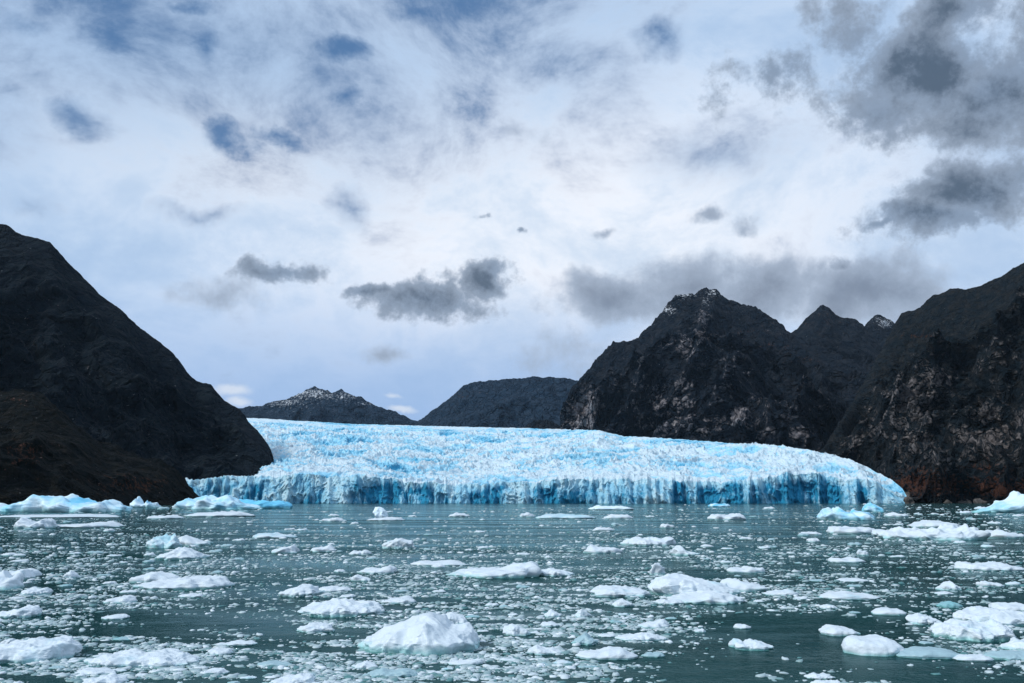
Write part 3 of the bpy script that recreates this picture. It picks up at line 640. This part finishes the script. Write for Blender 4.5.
# individual smaller floes (a repeat one could count)
cells = {}
zones = [('far', 507, 532), ('middle', 532, 580), ('near', 580, 690)]
cols_ = [('left', -10, 256), ('left centre', 256, 512), ('right centre', 512, 768), ('right', 768, 1034)]
cnt = 0; tries = 0; taken = []
want = {'far': 40, 'middle': 70, 'near': 58}
for zn, ya, yb in zones:
    k = 0
    while k < want[zn] and tries < 60000:
        tries += 1
        x = random.uniform(-10, 1034); y = random.uniform(ya, min(yb, 684))
        d_ = float(dens(np.array(x), np.array(y)))
        if random.random() > d_**1.2: continue
        per = (y-498)/185
        w_ = random.uniform(7, 15)*(.75+.75*per)
        if any(abs(x-a)*1.0 < (w_+b2)/2*.8 and abs(y-b_) < 4+5*per for a, b_, b2 in taken): continue
        taken.append((x, y, w_))
        cn = [c for c, a, b_ in cols_ if a <= x < b_][0]
        h_ = w_*random.uniform(.10, .24)+1
        g_ = random.random() < .42
        tone = 'grey half sunken' if g_ else 'small white'
        lab = {'far': 'drifting on the far water below the ice cliff', 'middle': 'drifting among brash in the middle water', 'near': 'drifting among brash in the near water'}[zn]
        floe(x-w_/2, x+w_/2, y-h_, y, mat='g' if g_ else 'w', res=0, label='%s ice floe %s, %s' % (tone, lab, cn), group='%s floes of the %s water, %s' % (tone, zn, cn), blue=random.uniform(-.2, .35), name='ice_floe', jag=random.choice([0, 0, 1]))
        k += 1

# ------------------------------------------------------------------ brash ice: thousands of bits, one object
def brash():
    N_ = 135000
    px = rng.uniform(-60, 1084, N_); py = 504+ (rng.random(N_)**.88)*(690-504)
    d = dens(px, py); st = streak(px, py)
    d0 = d
    prob = np.clip(d*(.95+3.2*st), 0, 1)**1.15*.88+.0015
    keep = rng.random(N_) < prob
    px, py, d, st = px[keep], py[keep], d[keep], st[keep]
    per = (py-498)/185
    n = len(px)
    s = (1.75+2.9*per)*(.5+rng.pareto(2.6, n)*.85); s = np.minimum(s, 4.5+6.5*per)*1.0
    g = ground(px, py); dist = np.hypot(g[:, 1], CAMH)
    k = dist/(F*1.02); wdt = s*k
    a = CAMH/dist
    # lump templates
    tm = []
    for q in range(12):
        seg = 6; lay = [(1.0, -.1), (.92, .6), (.55, 1.0)]
        ph = rng.uniform(0, 6.28); vs = []
        rj = 1+.28*rng.normal(size=seg)*.8; tx, ty = rng.normal(size=2)*.18
        for r_, z in lay:
            for i in range(seg):
                t_ = i/seg*2*math.pi
                vs.append([math.cos(t_)*r_*np.clip(rj[i], .55, 1.5)*.5+tx*z*.5, math.sin(t_)*r_*np.clip(rj[i], .55, 1.5)*.5+ty*z*.5, z*(1+.25*rng.normal()) if z > .3 else z])
        vs.append([tx*.5, ty*.5, 1.05]); tm.append(vs)
    tm = np.array(tm); nv = tm.shape[1]
    quads = []; tris = []
    for l in range(2):
        for i in range(6): quads.append([l*6+i, l*6+(i+1) % 6, (l+1)*6+(i+1) % 6, (l+1)*6+i])
    for i in range(6): tris.append([12+i, 12+(i+1) % 6, 18])
    quads = np.array(quads); tris = np.array(tris)
    T = tm[rng.integers(0, 12, n)]
    ang = rng.uniform(0, 6.28, n); c, s_ = np.cos(ang)[:, None], np.sin(ang)[:, None]
    X = T[..., 0]*c-T[..., 1]*s_*.8; Y = T[..., 0]*s_+T[..., 1]*c*.8
    asp = rng.uniform(.6, 1.2, n)
    # pieces stay long in plan but are thin; the farther ones stand for bigger bits
    hz = wdt*rng.uniform(.05, .22, n)
    V = np.stack([X*wdt[:, None]+g[:, 0:1], Y*(wdt*asp*(1+.0*a))[:, None]+g[:, 1:2], T[..., 2]*hz[:, None]], -1).reshape(-1, 3)
    off = (np.arange(n)*nv)[:, None, None]
    Q = (quads[None]+off).reshape(-1, 4); Tt = (tris[None]+off).reshape(-1, 3)
    tone = np.clip(rng.normal(.36, .27, n)+.10*(s > 3.5*(.5+per)), 0, 1)
    tone = np.repeat(tone, nv)
    m, t, b = material('brash_ice')
    c_ = t.mix(t.attr('tone'), (.07, .20, .21), (.66, .74, .79))
    t.put(b.inputs['Base Color'], c_); b.inputs['Roughness'].default_value = .5
    o = mesh_np('brash_ice', V, Q, Tt, m, attrs={'tone': tone})
    tag(o, 'brash ice, countless small white and grey bits scattered over the whole bay', 'brash ice', kind='stuff')
    print('brash', n)
brash()

# ------------------------------------------------------------------ boulders at the glacier end
mr, t, b = material('shore_rock')
t.put(b.inputs['Base Color'], t.mix(t.ramp(t.noise(t.pos, .25, 6, .65), .35, .65), (.035, .032, .03), (.12, .11, .10)))
b.inputs['Roughness'].default_value = .95; bump(t, b, t.noise(t.pos, .5, 6, .7), 1, 2)
MATS['r'] = mr
for (x0, x1, yt, yb, lab) in [(892, 916, 489, 503, 'large dark grey boulder at the very end of the glacier'), (912, 930, 491, 503, 'rounded brown boulder right of the large dark one'),
        (905, 914, 496, 503.6, 'small boulder in front of the large dark one'), (926, 941, 495, 503, 'third broad boulder along the shore from the glacier end'), (938, 947, 497, 503, 'low shore boulder beside the broad one'),
        (884, 894, 497.5, 503.4, 'small wet boulder touching the ice at the glacier end')]:
    gx = ground((x0+x1)/2, 503.2)
    floe(x0, x1, yt, yb, mat='r', res=2, label=lab, name='boulder', cat='boulder', jag=.8)

sz = ['fist shaped', 'flat', 'leaning', 'blocky', 'rounded']
for i in range(26):
    x = 934+i*4.2+random.uniform(-2, 2); h_ = random.uniform(1.6, 5.5); w_ = h_*random.uniform(1.4, 2.6)
    floe(x-w_/2, x+w_/2, 503.3-h_, 503.3+random.uniform(-.3, .25), mat='r', res=0, label='dark shore rock in the broken row under the right mountain', group='dark rocks along the right shore', name='shore_rock', cat='rock', jag=1)
for i in range(12):
    x = 118+i*8+random.uniform(-3, 3); h_ = random.uniform(1.4, 3.5); w_ = h_*random.uniform(1.4, 2.6)
    floe(x-w_/2, x+w_/2, 504.6-h_, 504.6+random.uniform(-.3, .25), mat='r', res=0, label='dark shore rock at the foot of the brown headland', group='dark rocks along the headland shore', name='shore_rock', cat='rock', jag=1)

# ------------------------------------------------------------------ sun and sky
SUN_EL, SUN_AZ = R(38), R(-118)      # azimuth measured from +Y (view direction) towards +X
sd = (math.cos(SUN_EL)*math.sin(SUN_AZ), math.cos(SUN_EL)*math.cos(SUN_AZ), math.sin(SUN_EL))
L = bpy.data.lights.new('sun', 'SUN'); L.energy = 2.7; L.angle = R(5); L.color = (1, .97, .93)
lo = bpy.data.objects.new('sun', L); col.objects.link(lo)
from mathutils import Vector
lo.rotation_euler = Vector(sd).to_track_quat('Z', 'Y').to_euler()
world = bpy.data.worlds.new('World'); scene.world = world; world.use_nodes = True
wt = world.node_tree; wt.nodes.clear(); t = NT(wt)
bg = t.new('ShaderNodeBackground'); out = t.new('ShaderNodeOutputWorld'); t.l.new(bg.outputs[0], out.inputs[0])
sky = t.new('ShaderNodeTexSky', sky_type='NISHITA'); sky.sun_disc = False; sky.sun_elevation = SUN_EL; sky.sun_rotation = SUN_AZ
tc = t.new('ShaderNodeTexCoord').outputs['Generated']
nd = t.vmath('NORMALIZE', tc)
sep = t.new('ShaderNodeSeparateXYZ'); t.l.new(nd, sep.inputs[0])
az = t.math('ARCTAN2', sep.outputs[0], sep.outputs[1]); el = t.math('ARCSINE', sep.outputs[2])
cmb = t.new('ShaderNodeCombineXYZ'); t.l.new(az, cmb.inputs[0]); t.l.new(el, cmb.inputs[1])
flat = cmb.outputs[0]
# billowing displacement of the cloud outlines
def wcol(vec, sc, det, amt):
    n = t.new('ShaderNodeTexNoise'); t.put(n.inputs['Vector'], vec); n.inputs['Scale'].default_value = sc; n.inputs['Detail'].default_value = det; n.inputs['Roughness'].default_value = .6
    v = t.vmath('SUBTRACT', n.outputs['Color'], (.5, .5, .5)); return t.vmath('MULTIPLY', v, (amt, amt*.7, 0))
warped = t.vmath('ADD', flat, wcol(nd, 12, 10, .10))
def field(lst, vec):
    acc = None
    for (x, y, rx, ry, s) in lst:
        a, e_ = azel(x, y)
        d = t.vmath('SUBTRACT', vec, (a, e_, 0)); d = t.vmath('MULTIPLY', d, (870/rx, 870/ry, 0))
        l = t.vmath('LENGTH', d)
        v = t.math('MULTIPLY', t.math('SUBTRACT', 1.35, l), s)
        acc = v if acc is None else t.math('MAXIMUM', acc, v)
    return acc
nb = t.noise(nd, 3.0, 8, .58, .3); nf = t.noise(nd, 15, 10, .66); nm = t.noise(nd, 7.0, 7, .6)
stretch = t.noise(t.mapping(nd, (1, 1, 1.5)), 5.5, 12, .66, .25)
# blue holes in the high cloud sheet
holes = field([(140, 35, 300, 100, .62), (480, 5, 230, 35, .3), (105, 40, 55, 30, .8), (215, 52, 30, 26, .9), (75, 115, 45, 20, .9), (345, 50, 36, 16, 1), (225, 137, 30, 16, 1), (275, 140, 28, 10, .8), (350, 95, 28, 14, .7), (190, 8, 60, 12, .8), (20, 20, 60, 24, .7), (420, 8, 60, 10, .4), (560, 60, 60, 30, .25), (200, 210, 40, 10, .45), (665, 35, 34, 18, .7), (345, 200, 20, 18, .55), (-120, 80, 120, 80, .8), (1150, 120, 100, 60, .6), (720, 155, 60, 20, .45), (30, 210, 35, 12, .5)], warped)
hf = t.math('ADD', t.math('MAXIMUM', holes, -.42), t.math('MULTIPLY', t.math('SUBTRACT', stretch, .5), 4.4))
hole = t.ramp(hf, -.30, 1.25)
bright = t.ramp(field([(560, 240, 330, 130, 1), (250, 170, 200, 70, .7)], flat), -.2, 1.1)
cloud = t.mix(bright, (6.0, 7.35, 9.3), (8.5, 9.1, 10.1))
cloud = t.mix(t.ramp(nm, .38, .62), t.mix(1, cloud, cloud), t.mix(.0, cloud, cloud))
cm = t.new('ShaderNodeMix', data_type='RGBA', blend_type='MULTIPLY'); cm.inputs[0].default_value = 1
t.put(cm.inputs[6], cloud); sh = t.ramp(stretch, .3, .65, .80, 1.08)
cb = t.new('ShaderNodeCombineColor'); [t.l.new(t.math('POWER', sh, e__), cb.inputs[i]) for i, e__ in enumerate((1.5, 1.0, .55))]; t.l.new(cb.outputs[0], cm.inputs[7]); cloud = cm.outputs[2]
# the low band of thin blue air
low = t.ramp(el, azel(512, 420)[1]*.6, azel(512, 250)[1], 1, 0)
lowm = t.math('MULTIPLY', low, t.ramp(az, azel(560, 400)[0], azel(900, 400)[0], 1, .45))
cloud = t.mix(t.math('MULTIPLY', lowm, .85), cloud, (3.0, 4.7, 7.8))
blue = t.mix(.8, sky.outputs[0], (.35, 1.5, 3.7))
c = t.mix(t.math('MULTIPLY', hole, .92), cloud, blue)
# low grey clouds
dark = field([(935, 72, 75, 42, 1), (850, 45, 48, 42, .62), (775, 78, 48, 24, .7), (885, 110, 45, 26, .8), (1000, 90, 60, 36, 1), (965, 15, 40, 22, .8), (1060, 60, 60, 60, .9),
    (930, 218, 62, 18, 1), (975, 190, 50, 26, .95), (1025, 178, 34, 20, .6), (885, 228, 28, 9, .9),
    (430, 298, 58, 15, .9), (485, 280, 20, 15, .95), (375, 290, 22, 9, .9), (280, 276, 38, 11, .8), (520, 235, 7, 4, .6), (479, 213, 6, 4, .5)], warped)
df = t.math('ADD', dark, t.math('MULTIPLY', t.math('SUBTRACT', nf, .5), 3.2))
dm = t.ramp(df, -.02, .62)
dcol = t.mix(t.ramp(df, .4, 1.5), (2.9, 3.6, 4.7), (.75, 1.15, 1.75))
dcol = t.mix(t.ramp(nf, .36, .62, .75, 0), dcol, (2.3, 3.15, 4.5))
soft = field([(600, 231, 11, 5, .45), (745, 230, 14, 7, .45), (705, 218, 9, 5, .4), (515, 130, 18, 8, .3), (612, 297, 60, 25, 1), (690, 290, 76, 30, .85), (765, 294, 52, 26, .8), (870, 292, 66, 25, .9), (845, 268, 16, 8, .8), (910, 285, 30, 18, .6), (230, 292, 40, 12, .3), (385, 358, 20, 7, .3), (560, 360, 40, 14, .2)], warped)
sf = t.math('ADD', soft, t.math('MULTIPLY', t.math('SUBTRACT', nf, .5), 1.8))
c = t.mix(t.ramp(sf, -.15, .6, 0, .92), c, t.mix(t.ramp(sf, .3, 1.4), (3.6, 4.4, 5.7), (1.9, 2.4, 3.3)))
c = t.mix(t.math('MULTIPLY', dm, .95), c, dcol)
wh = field([(232, 388, 20, 6, 1), (238, 400, 14, 6, 1), (402, 409, 16, 4, 1), (395, 396, 9, 3, .7)], t.vmath('ADD', flat, wcol(nd, 20, 5, .03)))
c = t.mix(t.ramp(wh, .1, 1.1, 0, .8), c, (7.2, 7.9, 9.0))
# behind and above the camera a plain overcast
t.l.new(c, bg.inputs[0]); bg.inputs[1].default_value = .1

# ------------------------------------------------------------------ haze
HAZE = .55e-5
if HAZE > 0:
    hx, hy0, hy1, hz0, hz1 = 14500, -900, 14500, -41, 1500
    v = np.array([[x, y, z] for x in (-hx, hx) for y in (hy0, hy1) for z in (hz0, hz1)])
    q = np.array([[0, 1, 3, 2], [4, 6, 7, 5], [0, 4, 5, 1], [2, 3, 7, 6], [0, 2, 6, 4], [1, 5, 7, 3]])
    mh = bpy.data.materials.new('haze_air'); mh.use_nodes = True; mh.node_tree.nodes.clear(); th_ = NT(mh.node_tree)
    pv = th_.new('ShaderNodeVolumePrincipled'); oo = th_.new('ShaderNodeOutputMaterial'); th_.l.new(pv.outputs[0], oo.inputs['Volume'])
    pv.inputs['Color'].default_value = (.62, .82, 1, 1); pv.inputs['Density'].default_value = HAZE; pv.inputs['Anisotropy'].default_value = .2
    tag(mesh_np('haze', v, q, mat=mh, smooth=False), kind='stuff')

# ------------------------------------------------------------------ camera
cam = bpy.data.cameras.new('camera'); co = bpy.data.objects.new('camera', cam); col.objects.link(co)
co.location = (0, 0, CAMH); co.rotation_euler = (math.pi/2+PITCH, 0, 0)
cam.sensor_fit = 'HORIZONTAL'; cam.sensor_width = 36; cam.lens = 36*F/W; cam.clip_start = .5; cam.clip_end = 60000
scene.camera = co
scene.render.resolution_x = W; scene.render.resolution_y = H
vs = scene.view_settings; vs.view_transform = 'Standard'; vs.look = 'None'; vs.exposure = 0; vs.gamma = 1; vs.use_curve_mapping = False
scene.render.engine = 'CYCLES'
scene.cycles.max_bounces = 6; scene.cycles.volume_bounces = 1
